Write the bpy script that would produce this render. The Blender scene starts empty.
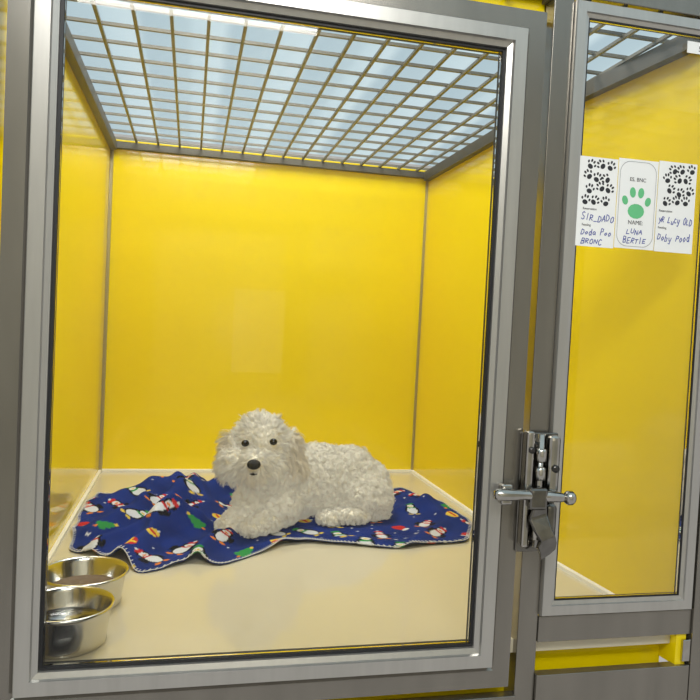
import bpy, bmesh, math, random
import numpy as np
from mathutils import Vector, Matrix, noise, kdtree, Euler
random.seed(4); rng=np.random.default_rng(7)
scene=bpy.context.scene
scene.view_settings.view_transform='Standard'
try: scene.view_settings.look='None'
except Exception: pass
COL=scene.collection
WL={}
# ------------------------------------------------------------ materials
def mat(name,color,rough=.5,metal=0,noise_amt=0,noise_scale=20,stretch=None,spec=.5,coat=0,bump=0,bscale=60,attr=None,emit=0,sheen=0):
    m=bpy.data.materials.new(name);m.use_nodes=True
    nt=m.node_tree;b=nt.nodes['Principled BSDF']
    b.inputs['Base Color'].default_value=(*color,1);b.inputs['Roughness'].default_value=rough;b.inputs['Metallic'].default_value=metal
    b.inputs['Specular IOR Level'].default_value=spec;b.inputs['Coat Weight'].default_value=coat
    if sheen: b.inputs['Sheen Weight'].default_value=sheen
    tc=nt.nodes.new('ShaderNodeTexCoord');mp=nt.nodes.new('ShaderNodeMapping');nt.links.new(tc.outputs['Object'],mp.inputs[0])
    if stretch: mp.inputs['Scale'].default_value=stretch
    src=None
    if attr:
        a=nt.nodes.new('ShaderNodeAttribute');a.attribute_name=attr;src=a.outputs['Color'];nt.links.new(src,b.inputs['Base Color'])
    n=nt.nodes.new('ShaderNodeTexNoise');n.inputs['Scale'].default_value=noise_scale;n.inputs['Detail'].default_value=5;nt.links.new(mp.outputs[0],n.inputs['Vector'])
    if noise_amt:
        mr=nt.nodes.new('ShaderNodeMapRange');mr.inputs['To Min'].default_value=1-noise_amt;mr.inputs['To Max'].default_value=1+noise_amt*.6
        nt.links.new(n.outputs['Fac'],mr.inputs['Value'])
        mx=nt.nodes.new('ShaderNodeMix');mx.data_type='RGBA';mx.blend_type='MULTIPLY';mx.inputs[0].default_value=1
        mx.inputs[6].default_value=(*color,1)
        if src: nt.links.new(src,mx.inputs[6])
        nt.links.new(mr.outputs[0],mx.inputs[7]);nt.links.new(mx.outputs[2],b.inputs['Base Color'])
    if bump:
        n2=nt.nodes.new('ShaderNodeTexNoise');n2.inputs['Scale'].default_value=bscale;n2.inputs['Detail'].default_value=4;nt.links.new(mp.outputs[0],n2.inputs['Vector'])
        bp=nt.nodes.new('ShaderNodeBump');bp.inputs['Strength'].default_value=bump;bp.inputs['Distance'].default_value=.004
        nt.links.new(n2.outputs['Fac'],bp.inputs['Height']);nt.links.new(bp.outputs[0],b.inputs['Normal'])
    return m
M_yel=mat('yellow_panel',(.90,.685,.002),rough=.10,noise_amt=.06,noise_scale=2.5,spec=.45)
M_floor=mat('cream_floor',(.62,.56,.41),rough=.07,noise_amt=.06,noise_scale=4,spec=.65)
M_alu=mat('brushed_aluminium',(.55,.535,.50),rough=.30,metal=.8,noise_amt=.14,noise_scale=7,stretch=(9,9,.8))
M_ss=mat('stainless_frame',(.30,.28,.245),rough=.24,metal=.85,noise_amt=.24,noise_scale=5,stretch=(5,5,.9))
M_rail=mat('dull_steel_rail',(.13,.12,.10),rough=.45,metal=.6,noise_amt=.2,noise_scale=14)
M_grid=mat('wire_grid_steel',(.19,.18,.15),rough=.42,metal=.4,noise_amt=.25,noise_scale=30)
M_trim=mat('corner_trim_metal',(.42,.37,.22),rough=.35,metal=.6,noise_amt=.1)
M_caulk=mat('white_sealant',(.86,.83,.74),rough=.4,noise_amt=.08,noise_scale=30)
M_seal=mat('black_rubber',(.012,.012,.014),rough=.5,noise_amt=.2)
M_bowl=mat('polished_steel',(.66,.64,.58),rough=.17,metal=1,noise_amt=.06,noise_scale=30)
M_food=mat('brown_food',(.16,.10,.045),rough=.6,noise_amt=.4,noise_scale=60,bump=1,bscale=80)
M_chrome=mat('latch_steel',(.52,.50,.46),rough=.12,metal=1,noise_amt=.35,noise_scale=40)
M_dchrome=mat('dark_latch_steel',(.24,.23,.21),rough=.14,metal=1,noise_amt=.5,noise_scale=50)
M_dark=mat('dark_metal',(.07,.065,.06),rough=.25,metal=.8,noise_amt=.3,noise_scale=40)
M_paper=mat('white_paper',(.84,.84,.82),rough=.5,noise_amt=.03)
M_opp=mat('opposite_wall_paint',(.50,.46,.36),rough=.7,noise_amt=.08,noise_scale=2)
M_ink=mat('black_ink',(.02,.02,.025),rough=.6,noise_amt=.1)
M_blue=mat('blue_pen_ink',(.04,.06,.32),rough=.6,noise_amt=.1)
M_green=mat('green_ink',(.13,.50,.22),rough=.6,noise_amt=.1)
M_grey=mat('grey_ink',(.35,.35,.35),rough=.6,noise_amt=.1)
M_eye=mat('dark_eye',(.006,.004,.003),rough=.12,noise_amt=.2,spec=.35)
M_nose=mat('black_nose',(.008,.007,.007),rough=.4,bump=.6,bscale=400,spec=.3)
M_skin=mat('undercoat',(.93,.85,.68),rough=.9,noise_amt=.06,noise_scale=60,bump=.8,bscale=90,spec=.1)
M_blk=mat('fleece_print',(.02,.04,.3),rough=.95,spec=.1,attr='Col',bump=.5,bscale=350)
M_thread=mat('white_thread',(.7,.7,.7),rough=.8,noise_amt=.1)
def furmat():
    m=bpy.data.materials.new('curly_fur');m.use_nodes=True;nt=m.node_tree
    for n in list(nt.nodes):
        if n.type!='OUTPUT_MATERIAL': nt.nodes.remove(n)
    out=[n for n in nt.nodes if n.type=='OUTPUT_MATERIAL'][0]
    a=nt.nodes.new('ShaderNodeAttribute');a.attribute_name='Col'
    na=nt.nodes.new('ShaderNodeAttribute');na.attribute_name='skin_normal'
    d=nt.nodes.new('ShaderNodeBsdfDiffuse');t=nt.nodes.new('ShaderNodeBsdfTranslucent');mx=nt.nodes.new('ShaderNodeMixShader');mx.inputs[0].default_value=.18
    nt.links.new(na.outputs['Vector'],d.inputs['Normal'])
    nt.links.new(a.outputs['Color'],d.inputs[0]);nt.links.new(a.outputs['Color'],t.inputs[0])
    nt.links.new(d.outputs[0],mx.inputs[1]);nt.links.new(t.outputs[0],mx.inputs[2])
    e=nt.nodes.new('ShaderNodeEmission');nt.links.new(a.outputs['Color'],e.inputs[0]);e.inputs[1].default_value=.20  # faint glow in the fur stands in for light scattered between strands
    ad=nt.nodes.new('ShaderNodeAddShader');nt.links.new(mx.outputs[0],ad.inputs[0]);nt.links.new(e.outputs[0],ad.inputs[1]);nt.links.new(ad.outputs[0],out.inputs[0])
    return m
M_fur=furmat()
def glassmat(name):
    m=bpy.data.materials.new(name);m.use_nodes=True;nt=m.node_tree
    for n in list(nt.nodes):
        if n.type!='OUTPUT_MATERIAL': nt.nodes.remove(n)
    out=[n for n in nt.nodes if n.type=='OUTPUT_MATERIAL'][0]
    t=nt.nodes.new('ShaderNodeBsdfTransparent');t.inputs[0].default_value=(.98,.985,.98,1)
    g=nt.nodes.new('ShaderNodeBsdfGlossy');g.inputs['Roughness'].default_value=.01
    f=nt.nodes.new('ShaderNodeFresnel');f.inputs[0].default_value=1.38
    mx=nt.nodes.new('ShaderNodeMixShader')
    nt.links.new(f.outputs[0],mx.inputs[0]);nt.links.new(t.outputs[0],mx.inputs[1]);nt.links.new(g.outputs[0],mx.inputs[2]);nt.links.new(mx.outputs[0],out.inputs[0])
    return m
M_glass=glassmat('clear_glass')
M_water=glassmat('water')
def skymat():
    m=bpy.data.materials.new('luminous_ceiling');m.use_nodes=True;nt=m.node_tree
    b=nt.nodes['Principled BSDF'];tc=nt.nodes.new('ShaderNodeTexCoord');sp=nt.nodes.new('ShaderNodeSeparateXYZ')
    nt.links.new(tc.outputs['Object'],sp.inputs[0])
    w=nt.nodes.new('ShaderNodeMath');w.operation='MULTIPLY';w.inputs[1].default_value=1/.52
    nt.links.new(sp.outputs['X'],w.inputs[0])
    fr=nt.nodes.new('ShaderNodeMath');fr.operation='FRACT';nt.links.new(w.outputs[0],fr.inputs[0])
    cr=nt.nodes.new('ShaderNodeValToRGB');e=cr.color_ramp.elements
    e[0].position=0;e[0].color=(.46,.61,.69,1);e[1].position=.45;e[1].color=(.51,.66,.73,1)
    for p,c in ((.55,(.59,.75,.82)),(.85,(.66,.81,.87)),(.97,(.47,.62,.70))):
        q=e.new(p);q.color=(*c,1)
    nt.links.new(fr.outputs[0],cr.inputs[0]);nt.links.new(cr.outputs[0],b.inputs['Emission Color']);b.inputs['Emission Strength'].default_value=.86
    b.inputs['Base Color'].default_value=(.12,.14,.15,1);b.inputs['Roughness'].default_value=.9
    return m
M_sky=skymat()
# ------------------------------------------------------------ helpers
def reg(ob,loc,parent):
    WL[ob.name]=Vector(loc)
    COL.objects.link(ob)
    if parent:
        ob.parent=parent;ob.location=Vector(loc)-WL[parent.name]
    else: ob.location=Vector(loc)
    return ob
def empty(name,loc,parent=None,label=None,cat=None):
    e=bpy.data.objects.new(name,None);e.empty_display_size=.05
    reg(e,loc,parent)
    if label:e['label']=label
    if cat:e['category']=cat
    return e
def meshob(name,verts,faces,m,loc=(0,0,0),parent=None,smooth=False,bevel=0):
    me=bpy.data.meshes.new(name);L=Vector(loc)
    me.from_pydata([tuple(Vector(v)-L) for v in verts],[],faces);me.update()
    if smooth: me.polygons.foreach_set('use_smooth',[True]*len(me.polygons))
    me.materials.append(m)
    ob=bpy.data.objects.new(name,me);reg(ob,loc,parent)
    if bevel:
        b=ob.modifiers.new('b','BEVEL');b.width=bevel;b.segments=3;b.limit_method='ANGLE'
    return ob
BF=[(0,1,3,2),(4,6,7,5),(0,4,5,1),(2,3,7,6),(0,2,6,4),(1,5,7,3)]
def boxv(a,b): return [(x,y,z) for x in (a[0],b[0]) for y in (a[1],b[1]) for z in (a[2],b[2])]
def box(name,a,b,m,parent=None,bevel=.0015):
    c=[(a[i]+b[i])/2 for i in range(3)]
    return meshob(name,boxv(a,b),BF,m,c,parent,bevel=bevel)
def boxes(name,lst,m,parent=None,bevel=0,loc=None):
    V=[];F=[]
    for a,b in lst:
        k=len(V);V+=boxv(a,b);F+=[tuple(i+k for i in f) for f in BF]
    if loc is None: loc=tuple(np.mean(V,axis=0))
    return meshob(name,V,F,m,loc,parent,bevel=bevel)
def ring(name,x0,x1,z0,z1,w,y0,y1,m,parent,step=0):
    prof=[(0,y1),(0,y0+.004),(w*.12,y0),(w,y0),(w,y1)]
    if step: prof=[(0,y1),(0,y0+step),(w*.25,y0+step*.6),(w*.3,y0),(w*.95,y0),(w,y0+.003),(w,y1)]
    V=[];n=len(prof)
    for sx,sz in ((0,0),(1,0),(1,1),(0,1)):
        for o,y in prof:
            V.append(((x1+o) if sx else (x0-o),y,(z1+o) if sz else (z0-o)))
    F=[]
    for c in range(4):
        d=(c+1)%4
        for i in range(n):
            j=(i+1)%n
            F.append((c*n+i,c*n+j,d*n+j,d*n+i))
    ob=meshob(name,V,F,m,((x0+x1)/2,(y0+y1)/2,(z0+z1)/2),parent,bevel=0)
    fixn(ob)
    return ob
def fixn(ob):
    bm=bmesh.new();bm.from_mesh(ob.data);bmesh.ops.recalc_face_normals(bm,faces=bm.faces);bm.to_mesh(ob.data);bm.free()
def tube(path,rad,seg=12,cap=True):
    V=[];F=[];n=len(path);P=[Vector(p) for p in path]
    rr=rad if isinstance(rad,(list,tuple)) else [rad]*n
    up=None
    for i,p in enumerate(P):
        t=(P[min(i+1,n-1)]-P[max(i-1,0)]).normalized()
        if up is None:
            up=Vector((0,0,1)) if abs(t.z)<.9 else Vector((1,0,0))
        b=t.cross(up).normalized();up=b.cross(t).normalized()
        for k in range(seg):
            a=2*math.pi*k/seg;V.append(tuple(p+(b*math.cos(a)+up*math.sin(a))*rr[i]))
    for i in range(n-1):
        for k in range(seg):
            l=(k+1)%seg;F.append((i*seg+k,i*seg+l,(i+1)*seg+l,(i+1)*seg+k))
    if cap:F.append(tuple(range(seg))[::-1]);F.append(tuple((n-1)*seg+k for k in range(seg)))
    return V,F
def tubeob(name,path,rad,m,parent,seg=16):
    V,F=tube(path,rad,seg);c=tuple(np.mean(V,axis=0));ob=meshob(name,V,F,m,c,parent,smooth=True);fixn(ob)
    return ob
def lathe(name,prof,center,m,parent=None,seg=96):
    V=[];F=[];n=len(prof)
    for k in range(seg):
        a=2*math.pi*k/seg
        for r,z in prof: V.append((center[0]+r*math.cos(a),center[1]+r*math.sin(a),center[2]+z))
    for k in range(seg):
        l=(k+1)%seg
        for i in range(n-1): F.append((k*n+i,l*n+i,l*n+i+1,k*n+i+1))
    ob=meshob(name,V,F,m,center,parent,smooth=True)
    bm=bmesh.new();bm.from_mesh(ob.data);bmesh.ops.remove_doubles(bm,verts=bm.verts,dist=1e-6);bmesh.ops.recalc_face_normals(bm,faces=bm.faces);bm.to_mesh(ob.data);bm.free()
    return ob
def struct(o): o['kind']='structure';return o

# ------------------------------------------------------------ room shell of the kennel
H=1.2;W=1.205;D=1.5
struct(box('wall_back',(-.02,D,-.05),(W+.03,D+.02,H+.01),M_yel,bevel=0))
struct(box('wall_left',(-.015,-.012,-.05),(0,D,H+.01),M_yel,bevel=0))
RP=[(W,D),(W,.76),(1.275,-.004)]
V=[];t=.022
for x,y in RP:
    for dx in (0,t):
        for z in (-.064,H+.01): V.append((x+dx,y,z))
F=[]
for i in range(2):
    a=i*4;b=a+4
    F+=[(a,a+1,b+1,b),(a+2,b+2,b+3,a+3),(a,b,b+2,a+2),(a+1,a+3,b+3,b+1)]
F+=[(0,2,3,1),(8,9,11,10)]
wr=meshob('wall_right',V,F,M_yel,(W,.7,.5));fixn(wr);struct(wr)
V=[(0,.012,0),(1.273,.012,0),(W,.76,0),(W,D,0),(0,D,0)];V+=[(x,y,-.026) for x,y,z in V]
F=[(0,1,2,3,4),(9,8,7,6,5)]+[(i,i+5,(i+1)%5+5,(i+1)%5) for i in range(5)]
fl=meshob('floor',V,F,M_floor,(.6,.75,0));fixn(fl);struct(fl)
struct(box('ceiling',(-4,-3.5,2.3),(5,6,2.33),M_sky,bevel=0))
struct(box('wall_lower',(-.05,.040,-.5),(1.273,.06,-.0265),M_yel,bevel=0))
struct(box('wall_opposite',(-1.6,-3.08,-.8),(2.8,-3.0,2.3),M_opp,bevel=0))
def trim(name,a,b,m): struct(box(name,a,b,m,bevel=.001))
trim('trim_1',(0,D-.013,0),(.011,D,H-.03),M_trim)
trim('trim_2',(W-.008,D-.010,0),(W,D,H-.03),M_trim)
trim('baseboard_back',(0,D-.012,0),(W,D,.010),M_caulk)
trim('baseboard_left',(0,.012,0),(.010,D-.012,.009),M_caulk)
V=[]
for x,y in [(W,D-.012),(W,.76),(1.272,.014)]:
    V+=[(x,y,0),(x-.011,y,0),(x-.009,y,.008),(x,y,.010)]
F=[(i*4+j,i*4+(j+1)%4,(i+1)*4+(j+1)%4,(i+1)*4+j) for i in range(2) for j in range(4)]
br=meshob('baseboard_right',V,F,M_caulk,(W,.7,0));fixn(br);struct(br)

# ------------------------------------------------------------ roof grid
roof=empty('roof_grid',(.62,.75,H),None,'welded steel wire grid roof with square openings over the kennel','cage roof')
L=[];hw=.0036
x=.014
while x<1.30: L.append(((x-hw,-.0,H+.000),(x+hw,D,H+.007)));x+=.076
y=.02
while y<D: L.append(((0,y-hw,H+.007),(1.29,y+hw,H+.014)));y+=.104
boxes('wire_mesh',L,M_grid,roof)
box('edge_rail',(0,D-.02,H-.024),(W,D,H),M_rail,roof)
box('edge_rail',(0,.0,H-.032),(.022,D-.02,H),M_rail,roof)
V=[]
for x,y in [(W,D-.02),(W,.76),(1.272,.0)]:
    V+=[(x,y,H-.036),(x-.022,y,H-.036),(x-.022,y,H),(x,y,H)]
r=meshob('edge_rail',V,[(i*4+j,i*4+(j+1)%4,(i+1)*4+(j+1)%4,(i+1)*4+j) for i in range(2) for j in range(4)]+[(0,1,2,3),(8,9,10,11)],M_rail,(W,.7,H),roof);fixn(r)

# ------------------------------------------------------------ front frame
fr=empty('kennel_frame',(.65,0,-.3),None,'grey stainless steel front frame around the glass door and side window','cage frame')
ring('door_casing',.0505,.8735,-.0395,1.1265,.037,-.016,.03,M_ss,fr)
box('post',(.930,-.004,-.3),(.970,.05,1.34),M_ss,fr)
box('post',(1.304,-.014,-.3),(1.37,.05,1.34),M_ss,fr)
box('rail',(.9705,-.008,.000),(1.3035,.004,.050),M_ss,fr)
box('rail',(.9705,-.012,-.17),(1.3035,.01,-.062),M_ss,fr)
box('rail',(-.03,-.012,-.15),(.9295,.010,-.098),M_ss,fr)
box('rail',(-.03,.0,1.212),(.9295,.05,1.26),M_ss,fr)
box('rail',(.9705,-.01,1.205),(1.3035,.05,1.25),M_ss,fr)
box('header_panel',(-.03,.032,1.168),(.9295,.05,1.2115),M_yel,fr)
hg=box('hinge',(1.286,-.012,-.054),(1.3035,-.004,-.010),M_chrome,fr,bevel=.002);hg['label']='small steel hinge'

# ------------------------------------------------------------ glass door
dr=empty('kennel_door',(.46,0,-.04),None,'framed glass kennel door in silver aluminium with a black seal','door')
ring('frame',.0885,.836,.002,1.091,.0355,-.028,.018,M_alu,dr,step=.010)
def seal(x0,x1,z0,z1,w,y0,y1,p):
    ring('seal',x0+w,x1-w,z0+w,z1-w,w-.0003,y0,y1,M_seal,p)
seal(.0885,.836,.002,1.091,.006,-.012,.006,dr)
box('glass_pane',(.0946,-.006,.0081),(.8299,-.002,1.0849),M_glass,dr,bevel=0)

sw=empty('side_window',(1.136,0,.045),None,'narrow fixed glass side panel in a silver aluminium frame','window')
ring('frame',.998,1.2705,.080,1.170,.0275,-.015,.003,M_alu,sw,step=.006)
seal(.998,1.2705,.080,1.170,.003,-.0085,.002,sw)
box('glass_pane',(1.0011,-.006,.0831),(1.2674,-.002,1.1669),M_glass,sw,bevel=0)

# ------------------------------------------------------------ latch
dx=-.008
def B(a,b): return (a[0]+dx,a[1],a[2]),(b[0]+dx,b[1],b[2])
la=box('latch',*B((.914,-.022,.180),(.988,-.0165,.402)),M_dchrome,dr,bevel=.004);la['label']='chunky polished steel lever latch'
WL[la.name]=Vector((.951+dx,-.01925,.291))
box('bracket',*B((.914,-.046,.194),(.930,-.0222,.408)),M_chrome,la,bevel=.006)
box('bracket',*B((.960,-.044,.288),(.984,-.0222,.400)),M_chrome,la,bevel=.009)
box('bracket',*B((.960,-.044,.196),(.984,-.0222,.274)),M_dchrome,la,bevel=.009)
box('inner_plate',*B((.9315,-.030,.20),(.9590,-.0222,.385)),M_dark,la,bevel=.003)
tubeob('pivot_pin',[(.945+dx,-.038,.195),(.945+dx,-.038,.402)],.0060,M_chrome,la)
for z in (.208,.245,.318,.352): tubeob('roller',[(.945+dx,-.039,z),(.945+dx,-.039,z+.002),(.945+dx,-.039,z+.022),(.945+dx,-.039,z+.024)],[.008,.0105,.0105,.008],M_chrome,la)
tubeob('pivot_cap',[(.922+dx,-.0465,.374),(.922+dx,-.050,.374)],.006,M_dark,la)
tubeob('pivot_cap',[(.972+dx,-.0445,.340),(.972+dx,-.049,.340)],.007,M_dark,la)
tubeob('lever',[(.842,-.056,.296),(.848,-.056,.296),(.865,-.056,.2955),(.90,-.056,.295),(.945,-.056,.292),(.972,-.056,.290),(.984,-.056,.289)],[.007,.0105,.0115,.009,.010,.009,.006],M_chrome,la)
tubeob('lever_knob',[(.980,-.056,.289),(.982,-.056,.289),(.986,-.056,.289),(.994,-.056,.289),(.998,-.056,.289),(1.0,-.056,.289)],[.006,.010,.0130,.0130,.010,.003],M_chrome,la)
box('lever_block',(.860,-.050,.274),(.882,-.0285,.312),M_chrome,la,bevel=.005)
box('lever_block',(.908,-.066,.268),(.944,-.0465,.308),M_dchrome,la,bevel=.007)
V=[];F=[]
pts=[(.932,.272,.026,.002),(.930,.250,.034,.004),(.936,.230,.030,-.006),(.944,.214,.026,-.012),(.946,.200,.036,-.006),(.952,.186,.030,.002),(.950,.174,.016,.008)]
for x,z,w,dy in pts:
    for yy in (-.062+dy,-.0520+dy*.5): V+=[(x-w*.5,yy,z),(x+w*.5,yy,z+.010)]
for i in range(len(pts)-1):
    a=i*4;b=a+4
    F+=[(a,a+1,b+1,b),(a+2,b+2,b+3,a+3),(a,b,b+2,a+2),(a+1,a+3,b+3,b+1)]
e_=len(pts)*4-4
F+=[(0,2,3,1),(e_,e_+1,e_+3,e_+2)]
hk=meshob('hook',V,F,M_dchrome,(.94,-.046,.21),la,bevel=.003);fixn(hk);hk['label']='dark angular steel hanging lever'

# ------------------------------------------------------------ papers with writing
def disc(V,F,cx,cz,rx,rz,y,rot=0,n=14):
    k=len(V)
    for i in range(n):
        a=2*math.pi*i/n;px=rx*math.cos(a);pz=rz*math.sin(a)
        V.append((cx+px*math.cos(rot)-pz*math.sin(rot),y,cz+px*math.sin(rot)+pz*math.cos(rot)))
    F.append(tuple(range(k,k+n)))
def paw(V,F,cx,cz,s,y,rot=0):
    for ox,oz,rx,rz,ro in ((0,-.25,.34,.27,0),(-.47,.12,.12,.17,.3),(-.17,.42,.125,.19,.1),(.17,.42,.125,.19,-.1),(.47,.12,.12,.17,-.3)):
        X=ox*s*math.cos(rot)-oz*s*math.sin(rot);Z=ox*s*math.sin(rot)+oz*s*math.cos(rot)
        disc(V,F,cx+X,cz+Z,rx*s,rz*s,y,rot+ro)
def text(name,s,x,z,size,m,parent,y,shear=0,bold=0,align='LEFT',rot=0,sx=1):
    cu=bpy.data.curves.new(name,'FONT');cu.body=s;cu.size=size;cu.shear=shear;cu.offset=bold;cu.align_x=align;cu.extrude=.00015
    to=bpy.data.objects.new('tmp',cu);COL.objects.link(to)
    bpy.context.view_layer.update();dg=bpy.context.evaluated_depsgraph_get()
    me=bpy.data.meshes.new_from_object(to.evaluated_get(dg));bpy.data.objects.remove(to)
    me.materials.clear();me.materials.append(m)
    ob=bpy.data.objects.new(name,me);reg(ob,(x,y,z),parent);ob.rotation_euler=(math.pi/2,-rot,0);ob.scale=(sx,1,1)
    return ob
ST={'A':[[(0,0),(.5,1),(1,0)],[(.2,.4),(.8,.4)]],'B':[[(0,0),(0,1),(.7,.95),(.75,.6),(0,.5),(.85,.4),(.8,.05),(0,0)]],'C':[[(.95,.85),(.5,1),(.05,.6),(.1,.15),(.5,0),(.95,.15)]],
'D':[[(0,0),(.05,1),(.7,.85),(.95,.45),(.6,.05),(0,0)]],'E':[[(.9,1),(.05,.95),(0,0),(.9,.05)],[(0,.5),(.7,.5)]],'I':[[(.5,0),(.5,1)]],'L':[[(.1,1),(0,0),(.9,.05)]],
'N':[[(0,0),(.05,1),(.85,0),(.95,1)]],'O':[[(.5,1),(.05,.7),(.1,.15),(.55,0),(.95,.35),(.85,.85),(.5,1)]],'P':[[(.05,0),(.05,1),(.8,.9),(.8,.55),(.05,.45)]],
'R':[[(0,0),(.05,1),(.8,.9),(.75,.55),(.05,.48),(.95,0)]],'S':[[(.9,.85),(.5,1),(.1,.8),(.3,.55),(.8,.4),(.85,.1),(.4,0),(.0,.15)]],'T':[[(0,.95),(1,1)],[(.5,1),(.45,0)]],
'U':[[(.05,1),(.05,.2),(.5,0),(.9,.2),(.95,1)]],'Y':[[(0,1),(.5,.5)],[(1,1),(.3,-.1)]],'_':[[(0,0),(1,0)]],
'a':[[(.9,.5),(.4,.6),(.1,.25),(.4,0),(.85,.2),(.9,.5),(1,0)]],'b':[[(.1,1),(.05,0),(.7,.05),(.8,.45),(.1,.5)]],'c':[[(.9,.5),(.4,.6),(.1,.25),(.5,0),(.95,.1)]],
'd':[[(.85,.5),(.4,.6),(.1,.25),(.4,0),(.85,.2),(.95,1),(.9,0)]],'o':[[(.5,.6),(.1,.3),(.45,0),(.9,.3),(.5,.6)]],'u':[[(.1,.6),(.15,.1),(.5,0),(.85,.2),(.9,.6),(.95,0)]],
'y':[[(.1,.6),(.3,.1),(.7,.1)],[(.95,.6),(.6,-.4),(.1,-.35)]],' ':[]}
def pen(s,x,z,h,w,parent,th=.00075):
    V=[];F=[];cx=x;h=h*.9
    for ch in s:
        jz=random.uniform(-.14,.14)*h;sl=random.uniform(.15,.50);hs=random.uniform(.78,1.2)
        for stt in ST[ch]:
            P=[(cx+(px+sl*pz)*w*.74,z+pz*h*hs+jz) for px,pz in stt]
            for i in range(len(P)-1):
                a=Vector((P[i][0],0,P[i][1]));b=Vector((P[i+1][0],0,P[i+1][1]));d=(b-a)
                if d.length<1e-6: continue
                d.normalize();nrm=Vector((-d.z,0,d.x))*th;a2=a-d*th*.5;b2=b+d*th*.5;k=len(V)
                for q in (a2+nrm,a2-nrm,b2-nrm,b2+nrm): V.append((q.x,Y-.00001*i,q.z))
                F.append((k,k+1,k+2,k+3))
        cx+=w
    return meshob('handwriting',V,F,M_blue,(x,Y,z),parent)
def paper(name,x0,x1,z0,z1,label):
    p=empty(name,((x0+x1)/2,-.0065,z0),None,label,'notice')
    box('sheet',(x0,-.0097,z0),(x1,-.0088,z1),M_paper,p,bevel=0)
    return p
Y=-.0100
def pawfield(p,x0,x1,z0,z1):
    V=[];F=[];nx=3;nz=4
    for i in range(nx):
        for j in range(nz):
            paw(V,F,x0+(i+.5+(.2 if j%2 else -.2)+random.uniform(-.1,.1))*(x1-x0)/nx,z0+(j+.5+random.uniform(-.16,.16))*(z1-z0)/nz,.0165,Y,random.uniform(-1.2,1.2))
    return meshob('paw_print_pattern',V,F,M_ink,((x0+x1)/2,Y,(z0+z1)/2),p)
A=paper('pet_notice',.997,1.0765,.752,.918,'white notice with black paw prints and three handwritten blue lines')
pawfield(A,1.008,1.066,.830,.914)
text('printed_caption','Reservation',1.008,.820,.006,M_ink,A,Y)
pen('SIR_DADO',1.006,.800,.014,.0086,A)
text('printed_caption','Feeding',1.008,.790,.006,M_ink,A,Y)
pen('Doda Poo',1.007,.774,.012,.0080,A)
pen('BRONC',1.008,.757,.011,.009,A)
B_=paper('pet_name_card',1.078,1.1625,.754,.922,'white name card with green paw print and grey rounded outline')
V=[];F=[];n=48
def rr(k,w,h,r):
    a=2*math.pi*k/n;cx=math.copysign(w-r,math.cos(a));cz=math.copysign(h-r,math.sin(a));return cx+r*math.cos(a),cz+r*math.sin(a)
for k in range(n):
    a=rr(k,.039,.080,.022);b=rr(k,.0380,.0790,.0215)
    V+=[(1.1202+a[0],Y,.838+a[1]),(1.1202+b[0],Y,.838+b[1])]
for k in range(n):
    l=(k+1)%n;F.append((2*k,2*l,2*l+1,2*k+1))
meshob('outline',V,F,M_grey,(1.1202,Y,.838),B_)
V=[];F=[];paw(V,F,1.1195,.838,.052,Y)
meshob('green_paw_print',V,F,M_green,(1.1195,Y,.838),B_)
text('printed_name','ES. BNC',1.120,.881,.010,M_ink,B_,Y,align='CENTER')
text('printed_name','NAME:',1.120,.800,.011,M_ink,B_,Y,align='CENTER')
pen('LUNA',1.102,.782,.011,.0088,B_)
pen('BERTIE',1.096,.765,.011,.0082,B_)
C=paper('pet_notice',1.164,1.247,.753,.925,'white notice with black paw prints and two handwritten blue lines')
pawfield(C,1.179,1.239,.840,.920)
text('printed_caption','Reservation',1.169,.829,.006,M_ink,C,Y)
pen('YR Lucy OLD',1.169,.808,.014,.0068,C)
text('printed_caption','Feeding',1.169,.797,.006,M_ink,C,Y)
pen('Doby Pood',1.169,.775,.014,.0080,C)
S=empty('sticker',(1.235,-.0065,1.135),None,'small white printed label stuck at the top of the side glass','label')
box('label_sheet',(1.208,-.0097,1.134),(1.262,-.0088,1.156),M_paper,S,bevel=0)
text('printed_number','5',1.236,1.139,.014,M_ink,S,Y,align='CENTER')
# plain sheet on the wall opposite, which the glass faintly mirrors
ps=box('wall_notice',(.55,-2.9985,.27),(.85,-2.995,.76),M_paper,None,bevel=0);ps['label']='plain white sheet fixed to the wall facing the kennel';ps['category']='notice'

# ------------------------------------------------------------ bowls
def bowl(center,R,h,label,water=True):
    e=empty('dog_bowl',center,None,label,'dog bowl')
    pr=[(0,.004),(R*.55,.004),(R*.70,.007),(R*.80,h*.35),(R*.885,h*.86),(R*.92,h*.955),(R*.955,h),(R*.985,h*.985),(R,h*.95),(R*.985,h*.91),(R*.95,h*.90),(R*.925,h*.86),(R*.86,h*.30),(R*.84,h*.12),(R*.85,.003),(R*.83,0),(R*.7,0),(0,0)]
    lathe('bowl_shell',pr,center,M_bowl,e)
    if water: lathe('water',[(0,h*.5),(R*.80,h*.5),(R*.80,h*.492),(0,h*.492)],center,M_water,e)
    return e
b1=bowl((.117,.272,.0005),.087,.066,'stainless steel dog bowl with brown food beside the blanket',False)
bowl((.112,.096,.0005),.082,.070,'stainless steel water bowl next to the glass door')
V=[];F=[];nr=14;ns_=48
V.append((.117,.272,.034))
for j in range(1,nr+1):
    for k in range(ns_):
        a=2*math.pi*k/ns_;r_=.0695*j/nr;x=.117+r_*math.cos(a);y=.272+r_*math.sin(a)
        V.append((x,y,.031+.006*noise.noise(Vector((x*70,y*70,2)))*(1-(j/nr)**4)))
F=[(0,1+k,1+(k+1)%ns_) for k in range(ns_)]
for j in range(nr-1):
    o=1+j*ns_
    for k in range(ns_): F.append((o+k,o+ns_+k,o+ns_+(k+1)%ns_,o+(k+1)%ns_))
fo=meshob('dog_food',V,F,M_food,(0.117,.272,.03),None,smooth=True)
fo['kind']='stuff';fo['label']='dull brown dog food lying in a steel bowl';fo['category']='dog food'

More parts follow.
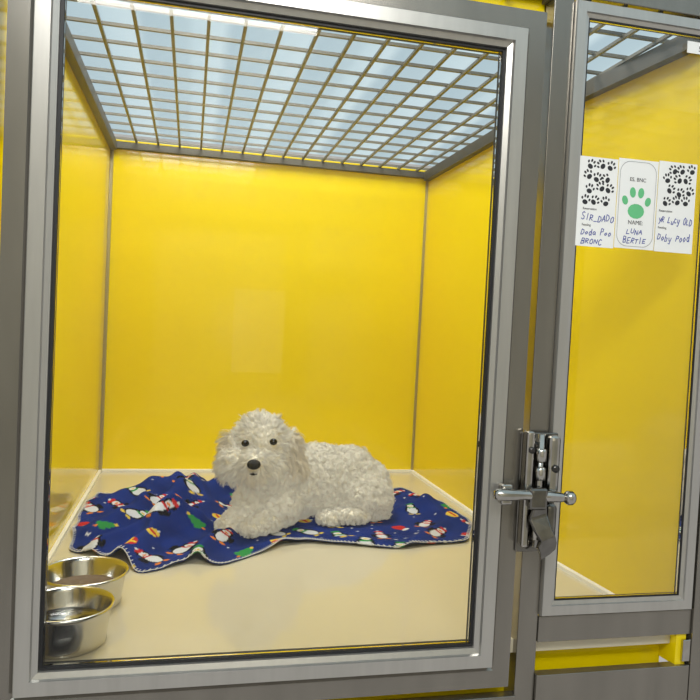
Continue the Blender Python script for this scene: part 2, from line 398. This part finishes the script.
# ------------------------------------------------------------ blanket
poly=[(.044,.58),(.022,.78),(.020,.969),(.040,1.148),(.12,1.15),(.201,1.118),(.29,1.19),(.36,1.228),(.45,1.20),(.55,1.20),(.8,1.22),(1.0,1.2),(1.06,1.155),(1.13,.96),(1.165,.80),(1.12,.68),(1.075,.59),(.97,.575),(.865,.545),(.78,.57),(.688,.60),(.63,.615),(.569,.60),(.49,.53),(.396,.455),(.327,.490),(.27,.45),(.215,.41),(.182,.48),(.11,.545)]
ctr=np.array([.52,.86])
P2=np.array(poly)-ctr
def bradius(th):
    d=np.array([math.cos(th),math.sin(th)]);best=0
    for i in range(len(P2)):
        a=P2[i];b=P2[(i+1)%len(P2)];e=b-a
        den=d[0]*e[1]-d[1]*e[0]
        if abs(den)<1e-9: continue
        t=(a[0]*e[1]-a[1]*e[0])/den;s=(a[0]*d[1]-a[1]*d[0])/den
        if t>0 and -1e-6<=s<=1+1e-6: best=max(best,t)
    return best
NA=1100;NR=210
rad=np.array([bradius(2*math.pi*k/NA) for k in range(NA)])
for _ in range(60): rad=(np.roll(rad,1)+2*rad+np.roll(rad,-1))/4
rad*=1+.005*np.sin(np.arange(NA)*2*math.pi/NA*23)
def fold(x,y,x0,y0,x1,y1,h,w):
    dxx,dyy=x1-x0,y1-y0;L2=dxx*dxx+dyy*dyy
    t=max(0,min(1,((x-x0)*dxx+(y-y0)*dyy)/L2));qx,qy=x0+t*dxx,y0+t*dyy
    d2=(x-qx)**2+(y-qy)**2
    return h*math.exp(-d2/(w*w))*(.55+.45*math.sin(math.pi*min(1,max(0,t*.9+.05))))
FO=[(.06,.72,.36,1.02,.048,.034),(.10,.60,.40,.80,.042,.030),(.05,1.0,.26,1.10,.040,.036),(.20,.86,.22,1.10,.038,.032),(.26,.66,.40,.95,.044,.030),(.16,.48,.30,.72,.038,.028),(.30,.98,.36,1.20,.066,.030),(.36,1.06,.47,1.19,.058,.030),(.26,1.05,.30,1.18,.052,.028),(.34,.48,.42,.68,.034,.024),(.48,.56,.62,.63,.016,.024),
 (1.02,1.13,1.12,.75,.026,.032),(.92,.57,1.10,.78,.018,.028),(.98,.90,1.12,.95,.022,.026),(.66,.62,.86,.60,.014,.024)]
def bheight(x,y):
    wx=x+.035*noise.noise(Vector((x*6,y*6,1)));wy=y+.035*noise.noise(Vector((x*6,y*6,9)))
    n3=noise.noise(Vector((x*12,y*11,4)));n4=noise.noise(Vector((x*30,y*26,7)))
    left=1/(1+math.exp((x-.42)/.05));right=1/(1+math.exp(-(x-.95)/.04))
    h=.004+sum(fold(wx,wy,*f_) for f_ in FO)+(.15+.85*left+.5*right)*(.014*max(0,n3+.2)+.004*n4)
    dd=((x-.68)/.31)**2+((y-.82)/.19)**2
    f=min(1,max(0,(dd-.8)/.35))
    return .004+(h-.004)*f
V=[(ctr[0],ctr[1],bheight(*ctr))]
for j in range(1,NR+1):
    s=j/NR
    for k in range(NA):
        th=2*math.pi*k/NA
        x=ctr[0]+rad[k]*s*math.cos(th);y=ctr[1]+rad[k]*s*math.sin(th)
        V.append((x,y,max(.003,bheight(x,y))))
V=np.array(V)
F=[(0,1+k,1+(k+1)%NA) for k in range(NA)]
for j in range(NR-1):
    o=1+j*NA
    for k in range(NA):
        l=(k+1)%NA;F.append((o+k,o+NA+k,o+NA+l,o+l))
bk=empty('blanket',(.52,.86,0),None,'navy blue fleece blanket with winter bird prints and white stitched edge','blanket')
cloth=meshob('fleece',V.tolist(),F,M_blk,(.52,.86,0),bk,smooth=True)
XYa=V[:,:2].copy()
XYa[:,1]+=V[:,2]*1.0
colr=np.zeros((len(V),4));colr[:]=(.009,.026,.165,1)
nz=np.array([noise.noise(Vector((x*14,y*14,0))) for x,y in XYa[:]])
colr[:,:3]*=(1+.35*nz)[:,None]
K=(.006,.006,.010);Wt=(.60,.62,.66);Rd=(.48,.025,.025);Gn=(.03,.25,.06);Ye=(.68,.50,.06);Or=(.68,.20,.02)
bird=[(0,0,.50,.74,K),(0,-.1,.36,.56,Wt),(0,.72,.40,.34,K),(0,.64,.28,.22,Wt),(0,.58,.15,.08,Or),(-.3,-.74,.2,.10,Or),(.3,-.74,.2,.10,Or),(0,.36,.34,.09,Rd),(0,1.0,.30,.15,Rd),(0,1.18,.1,.1,Wt),(-.58,.05,.13,.38,K),(.58,.05,.13,.38,K)]
bird2=[(0,0,.58,.70,K),(0,-.1,.42,.52,Wt),(0,.70,.40,.34,K),(0,.62,.28,.21,Wt),(0,.56,.16,.08,Ye),(0,.34,.36,.09,Gn),(-.3,-.72,.22,.10,Ye),(.3,-.72,.22,.10,Ye),(0,1.0,.32,.15,Gn)]
gift=[(0,0,.5,.42,Rd),(0,0,.10,.42,Ye),(0,0,.5,.09,Ye),(-.15,.5,.16,.12,Ye),(.15,.5,.16,.12,Ye)]
tree=[(0,-.35,.5,.25,Gn),(0,0,.38,.25,Gn),(0,.33,.25,.25,Gn),(0,.62,.12,.12,Ye),(0,-.68,.10,.14,Or)]
ball=[(0,0,.42,.42,Ye),(0,0,.42,.10,Rd),(0,.45,.1,.1,Wt)]
mitt=[(0,0,.36,.48,Rd),(.36,.05,.16,.26,Rd),(0,-.46,.36,.13,Wt)]
flake=[(0,0,.30,.06,Wt),(0,0,.06,.30,Wt),(0,0,.14,.14,Wt)]
dot=[(0,0,.12,.12,Wt)]
pts=[];tr=0
while len(pts)<170 and tr<16000:
    tr+=1
    x=random.uniform(.0,1.2);y=random.uniform(.38,1.28)
    if all((x-a)**2+(y-b)**2>.090**2 for a,b in pts): pts.append((x,y))
small=[];tr=0
while len(small)<90 and tr<20000:
    tr+=1
    x=random.uniform(.0,1.2);y=random.uniform(.38,1.28)
    if all((x-a)**2+(y-b)**2>.050**2 for a,b in pts) and all((x-a)**2+(y-b)**2>.028**2 for a,b in small): small.append((x,y))
def stamp(shape,cx,cy,sc,ang):
    ca,sa=math.cos(ang),math.sin(ang)
    dx=XYa[:,0]-cx;dy=XYa[:,1]-cy
    idx=np.where((abs(dx)<sc*1.6)&(abs(dy)<sc*1.6))[0]
    if len(idx)==0:return
    u=(dx[idx]*ca+dy[idx]*sa)/sc;v=(-dx[idx]*sa+dy[idx]*ca)/sc
    for ox,oy,rx,ry,c in shape:
        k=((u-ox)/rx)**2+((v-oy)/ry)**2<1
        colr[idx[k],:3]=c
shapes=[bird,gift,bird2,tree,bird,mitt,ball,bird2,bird]
for i,(x,y) in enumerate(pts):
    stamp(shapes[random.randrange(9)],x,y,random.uniform(.038,.050),random.uniform(-1.3,1.3))
for i,(x,y) in enumerate(small): stamp(flake if i%3==0 else dot,x,y,.026,random.uniform(0,1.5))
ca=cloth.data.color_attributes.new('Col','FLOAT_COLOR','POINT');ca.data.foreach_set('color',colr.ravel())
so=cloth.modifiers.new('s','SOLIDIFY');so.thickness=.003;so.offset=-1
V2=[];F2=[]
o=1+(NR-1)*NA
for k in range(0,NA-1,3):
    p=Vector(V[o+k]);q=Vector(V[o-NA*3+k])
    v,f=tube([p+Vector((0,0,-.001)),p+Vector((0,0,.0025)),q+Vector((0,0,.0022))],.0009,5);n0=len(V2);V2+=v;F2+=[tuple(i+n0 for i in ff) for ff in f]
edge=[Vector(V[o+(k%NA)])+Vector((0,0,.001)) for k in range(0,NA+1,2)]
v,f=tube(edge,.0009,5,cap=False);n0=len(V2);V2+=v;F2+=[tuple(i+n0 for i in ff) for ff in f]
st=meshob('stitching',V2,F2,M_thread,(.52,.86,0),bk);st['label']='white blanket stitch edging'

# ------------------------------------------------------------ dog
parts=[
 ((.615,.840,.112),(.100,.090,.102),10,0),
 ((.700,.868,.116),(.112,.088,.097),8,0),
 ((.790,.880,.110),(.092,.086,.095),0,0),
 ((.850,.880,.085),(.070,.077,.081),0,0),
 ((.835,.820,.070),(.080,.057,.067),0,15),
 ((.770,.775,.027),(.064,.030,.024),-6,0),
 ((.715,.768,.024),(.032,.028,.021),-6,0),
 ((.550,.790,.120),(.080,.076,.102),0,0),
 ((.535,.760,.160),(.068,.068,.070),0,0),
 ((.507,.735,.250),(.072,.074,.064),0,0),
 ((.510,.735,.282),(.058,.058,.038),0,0),
 ((.484,.678,.207),(.052,.044,.037),0,0),
 ((.480,.640,.209),(.032,.034,.027),0,0),
 ((.440,.682,.200),(.040,.040,.038),0,0),
 ((.524,.690,.198),(.038,.038,.038),0,0),
 ((.482,.654,.182),(.032,.032,.020),0,0),
 ((.433,.732,.222),(.020,.032,.050),0,-4),
 ((.427,.724,.192),(.020,.030,.034),0,0),
 ((.588,.742,.222),(.023,.034,.058),0,6),
 ((.598,.738,.176),(.024,.032,.046),0,0),
 ((.498,.770,.070),(.050,.045,.054),0,0),
 ((.455,.730,.036),(.050,.034,.028),40,0),
 ((.424,.706,.028),(.030,.029,.022),40,0),
 ((.575,.745,.060),(.055,.045,.050),30,0),
 ((.525,.696,.034),(.052,.031,.028),32,0),
 ((.487,.672,.028),(.032,.029,.023),32,0),
]
bm=bmesh.new()
for c,r,rz,ry in parts:
    m4=Matrix.Translation(c)@Euler((0,math.radians(ry),math.radians(rz))).to_matrix().to_4x4()@Matrix.Diagonal((*r,1))
    bmesh.ops.create_icosphere(bm,subdivisions=4,radius=1,matrix=m4)
me=bpy.data.meshes.new('t');bm.to_mesh(me);bm.free()
to=bpy.data.objects.new('t',me);COL.objects.link(to)
rm=to.modifiers.new('r','REMESH');rm.mode='VOXEL';rm.voxel_size=.0032;rm.use_smooth_shade=True
sm=to.modifiers.new('s','SMOOTH');sm.factor=.5;sm.iterations=14
bpy.context.view_layer.update();dg=bpy.context.evaluated_depsgraph_get()
bme=bpy.data.meshes.new_from_object(to.evaluated_get(dg));bpy.data.objects.remove(to)
bme.name='body'
FACE=Vector((.486,.63,.238))
nrm=[v.normal.copy() for v in bme.vertices]
def tuft(c,size):
    q=c/size
    w=Vector((noise.noise(q*.7+Vector((5,0,0))),noise.noise(q*.7+Vector((0,7,0))),noise.noise(q*.7+Vector((0,0,9)))))*.9
    d=noise.voronoi(q+w)[0]
    return 1-min(1,d[0]*1.15)
for i,v in enumerate(bme.vertices):
    c=v.co.copy()
    head=c.z>.165 and c.x<.64 and c.y<.80
    fd=(c-FACE).length
    paw_=c.z<.06 and c.y<.80
    if head:
        amp=.007 if fd>.085 else .003
        sz=.017
    elif paw_: amp=.003;sz=.014
    else: amp=.0095;sz=.0145
    t1=tuft(c,sz)
    lump=noise.noise(c*22)*.006 if (head and fd>.08) or not head else 0
    v.co=c+nrm[i]*(amp*(t1-.45)+lump)
for v in bme.vertices:
    if v.co.z<.0065: v.co.z=.0065
bme.update()
dog=empty('dog',(.66,.80,0),None,'small cream white curly dog lying on the blue blanket','dog')
for v in bme.vertices: v.co-=Vector((.66,.80,0))
bme.update()
bme.materials.clear();bme.materials.append(M_skin)
body=bpy.data.objects.new('body',bme);reg(body,(.66,.80,0),dog)
def ell(name,c,r,m,parent,rot=(0,0,0),seg=3):
    bm=bmesh.new();bmesh.ops.create_icosphere(bm,subdivisions=seg,radius=1,matrix=Euler(rot).to_matrix().to_4x4()@Matrix.Diagonal((*r,1)))
    me=bpy.data.meshes.new(name);bm.to_mesh(me);bm.free();me.polygons.foreach_set('use_smooth',[True]*len(me.polygons));me.materials.append(m)
    ob=bpy.data.objects.new(name,me);reg(ob,c,parent);return ob
EYES=[Vector((.4590,.660,.2570)),Vector((.5340,.665,.2610))]
for e in EYES: ell('eye',e,(.0105,.010,.0092),M_eye,dog)
NOSE=Vector((.4785,.602,.2125))
ns=ell('nose',NOSE,(.0180,.012,.0135),M_nose,dog)
MOUTH=Vector((.4800,.617,.184))
ell('mouth',MOUTH,(.010,.006,.003),M_nose,dog)
nv=len(bme.vertices);co=np.empty(nv*3);bme.vertices.foreach_get('co',co);co=co.reshape(-1,3)+np.array([.66,.80,0])
no=np.empty(nv*3);bme.vertex_normals.foreach_get('vector',no);no=no.reshape(-1,3)
bme.calc_loop_triangles();tri=np.empty(len(bme.loop_triangles)*3,dtype=np.int32);bme.loop_triangles.foreach_get('vertices',tri);tri=tri.reshape(-1,3)
a,b,c=co[tri[:,0]],co[tri[:,1]],co[tri[:,2]]
cr_=np.cross(b-a,c-a);ar=np.linalg.norm(cr_,axis=1)/2
N=66000
ti=rng.choice(len(tri),N,p=ar/ar.sum());u=rng.random(N);v=rng.random(N);fl_=u+v>1;u[fl_]=1-u[fl_];v[fl_]=1-v[fl_]
p=a[ti]+(b-a)[ti]*u[:,None]+(c-a)[ti]*v[:,None]
n=no[tri[ti,0]]*(1-u-v)[:,None]+no[tri[ti,1]]*u[:,None]+no[tri[ti,2]]*v[:,None];n/=np.linalg.norm(n,axis=1)[:,None]
keep=(p[:,2]>.010)
for e in EYES: keep&=np.linalg.norm(p-np.array(e),axis=1)>.0138
keep&=np.linalg.norm(p-np.array(NOSE),axis=1)>.019
keep&=np.linalg.norm(p-np.array(MOUTH),axis=1)>.006
p=p[keep];n=n[keep];N=len(p)
ishead=((p[:,2]>.165)&(p[:,0]<.64)&(p[:,1]<.80))
ispaw=(p[:,2]<.055)&(p[:,1]<.80)
isear=ishead&((p[:,0]<.430)|(p[:,0]>.580))&(p[:,2]<.27)&(p[:,1]>.69)
nose=np.array([.484,.60,.235])
away=p-nose;away/=np.linalg.norm(away,axis=1)[:,None]
comb=np.where(ishead[:,None],away*1.0+np.array([-.15,0,-.3]),rng.normal(0,.5,(N,3))+np.array([.2,.05,-.3])[None])
comb=np.where(isear[:,None],np.array([0,0,-1.])[None],comb)
comb=comb-n*(comb*n).sum(1)[:,None];comb/=np.linalg.norm(comb,axis=1)[:,None]+1e-6
NC=6500
ci=rng.choice(N,NC,replace=False)
kd=kdtree.KDTree(NC)
for i,k in enumerate(ci): kd.insert(Vector(p[k]),i)
kd.balance()
cl=np.array([kd.find(Vector(q))[1] for q in p])
S=15
s=np.linspace(0,1,S)
Lc=np.where(ishead[ci],.018,.013)*rng.uniform(.6,1.35,NC)
Lc=np.where(ispaw[ci],.009,Lc)
df=np.linalg.norm(p[ci]-np.array([.49,.63,.235]),axis=1)
Lc=np.where(df<.08,.012,Lc)
de=np.minimum(np.linalg.norm(p[ci]-np.array(EYES[0]),axis=1),np.linalg.norm(p[ci]-np.array(EYES[1]),axis=1))
Lc=np.where(de<.024,.006,Lc)
muzz=(p[ci][:,2]<.212)&(p[ci][:,2]>.16)&(p[ci][:,1]<.71)
Lc=np.where(muzz,.021,Lc)
Lc=np.where(isear[ci],.028,Lc)
ph=rng.uniform(0,6.28,NC);tw=np.where(ishead[ci],rng.uniform(5,8,NC),rng.uniform(9,14,NC))*rng.choice([-1,1],NC)
rc=np.where(ishead[ci],.0026,.0054)*rng.uniform(.6,1.35,NC)
rc=np.where(ispaw[ci],.002,rc)
rc=np.where(de<.03,.0006,rc)
jit=rng.normal(0,.55,(NC,3))
def paths(P0,n0,c0,jt,L,ph,tw,rc):
    d=n0*.9+c0*.45+jt*.5;d/=np.linalg.norm(d,axis=1)[:,None]
    b1=np.cross(d,np.array([.3,.2,.9]));b1/=np.linalg.norm(b1,axis=1)[:,None];b2=np.cross(d,b1)
    out=np.zeros((len(P0),S,3))
    for i,t in enumerate(s):
        am=(rc*min(1,t*2.2))[:,None]
        out[:,i]=P0+d*(L*t)[:,None]+c0*(L*.40*t*t)[:,None]+np.array([0,0,-1])*(L*.15*t*t)[:,None]+b1*am*np.cos(ph+tw*t)[:,None]+b2*am*np.sin(ph+tw*t)[:,None]
    return out
cp=paths(p[ci],n[ci],comb[ci],jit,Lc,ph,tw,rc)
own=paths(p,n,comb[ci][cl],jit[cl]*.9+rng.normal(0,.18,(N,3)),Lc[cl]*rng.uniform(.75,1.15,N),ph[cl]+rng.normal(0,.3,N),tw[cl],rc[cl])
for i,t in enumerate(s):
    k=.45*t**.8
    own[:,i]=own[:,i]*(1-k)+cp[cl,i]*k+rng.normal(0,.00025,(N,3))
own[:,:,2]=np.maximum(own[:,:,2],.008)
tan=np.gradient(own,axis=1);tan/=np.linalg.norm(tan,axis=2)[...,None]+1e-9
ref=np.array([.1,.95,.3]);bb=np.cross(tan,ref);bb/=np.linalg.norm(bb,axis=2)[...,None]+1e-9;cc2=np.cross(tan,bb)
rs=(.00048*(1-.6*s**2))[None,:,None]
vv=np.zeros((N,S,3,3))
for k in range(3):
    a_=2*math.pi*k/3;vv[:,:,k]=own+(bb*math.cos(a_)+cc2*math.sin(a_))*rs
vv=vv.reshape(-1,3)-np.array([.66,.80,0])
base=np.arange(N)[:,None,None]*S*3;seg=np.arange(S-1)[None,:,None]*3;kk=np.arange(3)[None,None,:];kn=(kk+1)%3
q=np.stack([base+seg+kk,base+seg+kn,base+seg+3+kn,base+seg+3+kk],axis=-1).reshape(-1,4)
fm=bpy.data.meshes.new('coat');fm.vertices.add(len(vv));fm.vertices.foreach_set('co',vv.ravel())
fm.loops.add(q.size);fm.loops.foreach_set('vertex_index',q.ravel().astype(np.int32))
fm.polygons.add(len(q));fm.polygons.foreach_set('loop_start',np.arange(0,q.size,4,dtype=np.int32));fm.polygons.foreach_set('loop_total',np.full(len(q),4,dtype=np.int32))
fm.polygons.foreach_set('use_smooth',np.ones(len(q),dtype=bool))
fm.update(calc_edges=True)
colb=np.array([.99,.93,.775])
cs=np.tile(colb,(N,1))*(rng.uniform(.92,1.0,NC)[cl]*rng.uniform(.97,1.01,N))[:,None]
st_=np.exp(-(np.linalg.norm(p-np.array([.482,.64,.181]),axis=1)/.026)**2)*.5
for e in EYES: st_+=np.exp(-(np.linalg.norm(p-(np.array(e)+np.array([0,0,-.012])),axis=1)/.012)**2)*.35
st_+=np.where(isear,.40,0)
st_=np.clip(st_,0,1)[:,None]
cs=np.minimum(cs*(1-st_)+cs*np.array([.90,.78,.60])*st_,.99)
col4=np.ones((N,S,3,4));rootd=(.84+.16*np.clip(s*1.6,0,1))[None,:,None,None]  # mild occlusion-like shade put into the strand colour at the roots
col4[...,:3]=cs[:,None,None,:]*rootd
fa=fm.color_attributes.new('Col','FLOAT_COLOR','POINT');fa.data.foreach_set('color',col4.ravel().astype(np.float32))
sn=np.zeros((N,S,3,3))
cen=p[ci][cl][:,None,:]+(own-own[:,:1])*0    # lock root
off=own-cp[cl];off=off/(np.linalg.norm(off,axis=2)[...,None]+.0012)
loc=own-cen;loc=loc-n[:,None,:]*(loc*n[:,None,:]).sum(2)[...,None]
mixn=n[:,None,:]*1.0+off*.40+loc/(np.linalg.norm(loc,axis=2)[...,None]+.003)*.60
for k in range(3):
    a_=2*math.pi*k/3;tn=mixn+(bb*math.cos(a_)+cc2*math.sin(a_))*.25
    sn[:,:,k]=tn/np.linalg.norm(tn,axis=2)[...,None]
na_=fm.attributes.new('skin_normal','FLOAT_VECTOR','POINT');na_.data.foreach_set('vector',sn.ravel().astype(np.float32))
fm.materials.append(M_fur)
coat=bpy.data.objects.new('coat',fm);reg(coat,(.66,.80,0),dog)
coat['kind']='stuff';coat['label']='dense curly cream white fur'

# ------------------------------------------------------------ lights, world
def area(name,loc,rot,size,e,col=(1,1,1),sy=None):
    l=bpy.data.lights.new(name,'AREA');l.energy=e;l.size=size;l.color=col
    if sy: l.shape='RECTANGLE';l.size_y=sy
    o=bpy.data.objects.new(name,l);o.location=loc;o.rotation_euler=rot;COL.objects.link(o);return o
area('ceiling_lamp',(.55,.75,2.2),(0,0,0),.9,36,(1,.985,.96),.8)
area('room_lamp',(.3,-1.7,2.1),(math.radians(45),0,0),1.0,34,(1,.98,.95),.7)
area('aisle_lamp',(.6,-2.2,2.25),(math.radians(-25),0,0),1.0,40,(1,.98,.95),.5)
w=bpy.data.worlds.new('w');scene.world=w;w.use_nodes=True
w.node_tree.nodes['Background'].inputs[0].default_value=(.92,.90,.87,1);w.node_tree.nodes['Background'].inputs[1].default_value=.50
# ------------------------------------------------------------ camera
yaw,pit,rol=-.22382,-.03672,.04919
Rm=Matrix.Rotation(yaw,3,'Z')@Matrix.Rotation(math.pi/2+pit,3,'X')@Matrix.Rotation(rol,3,'Z')
cd=bpy.data.cameras.new('camera');cam=bpy.data.objects.new('camera',cd);COL.objects.link(cam)
cam.matrix_world=Matrix.Translation((.30498,-1.20782,.58516))@Rm.to_4x4()
cd.sensor_width=36;cd.lens=706.34/700*36;cd.clip_start=.01
scene.camera=cam
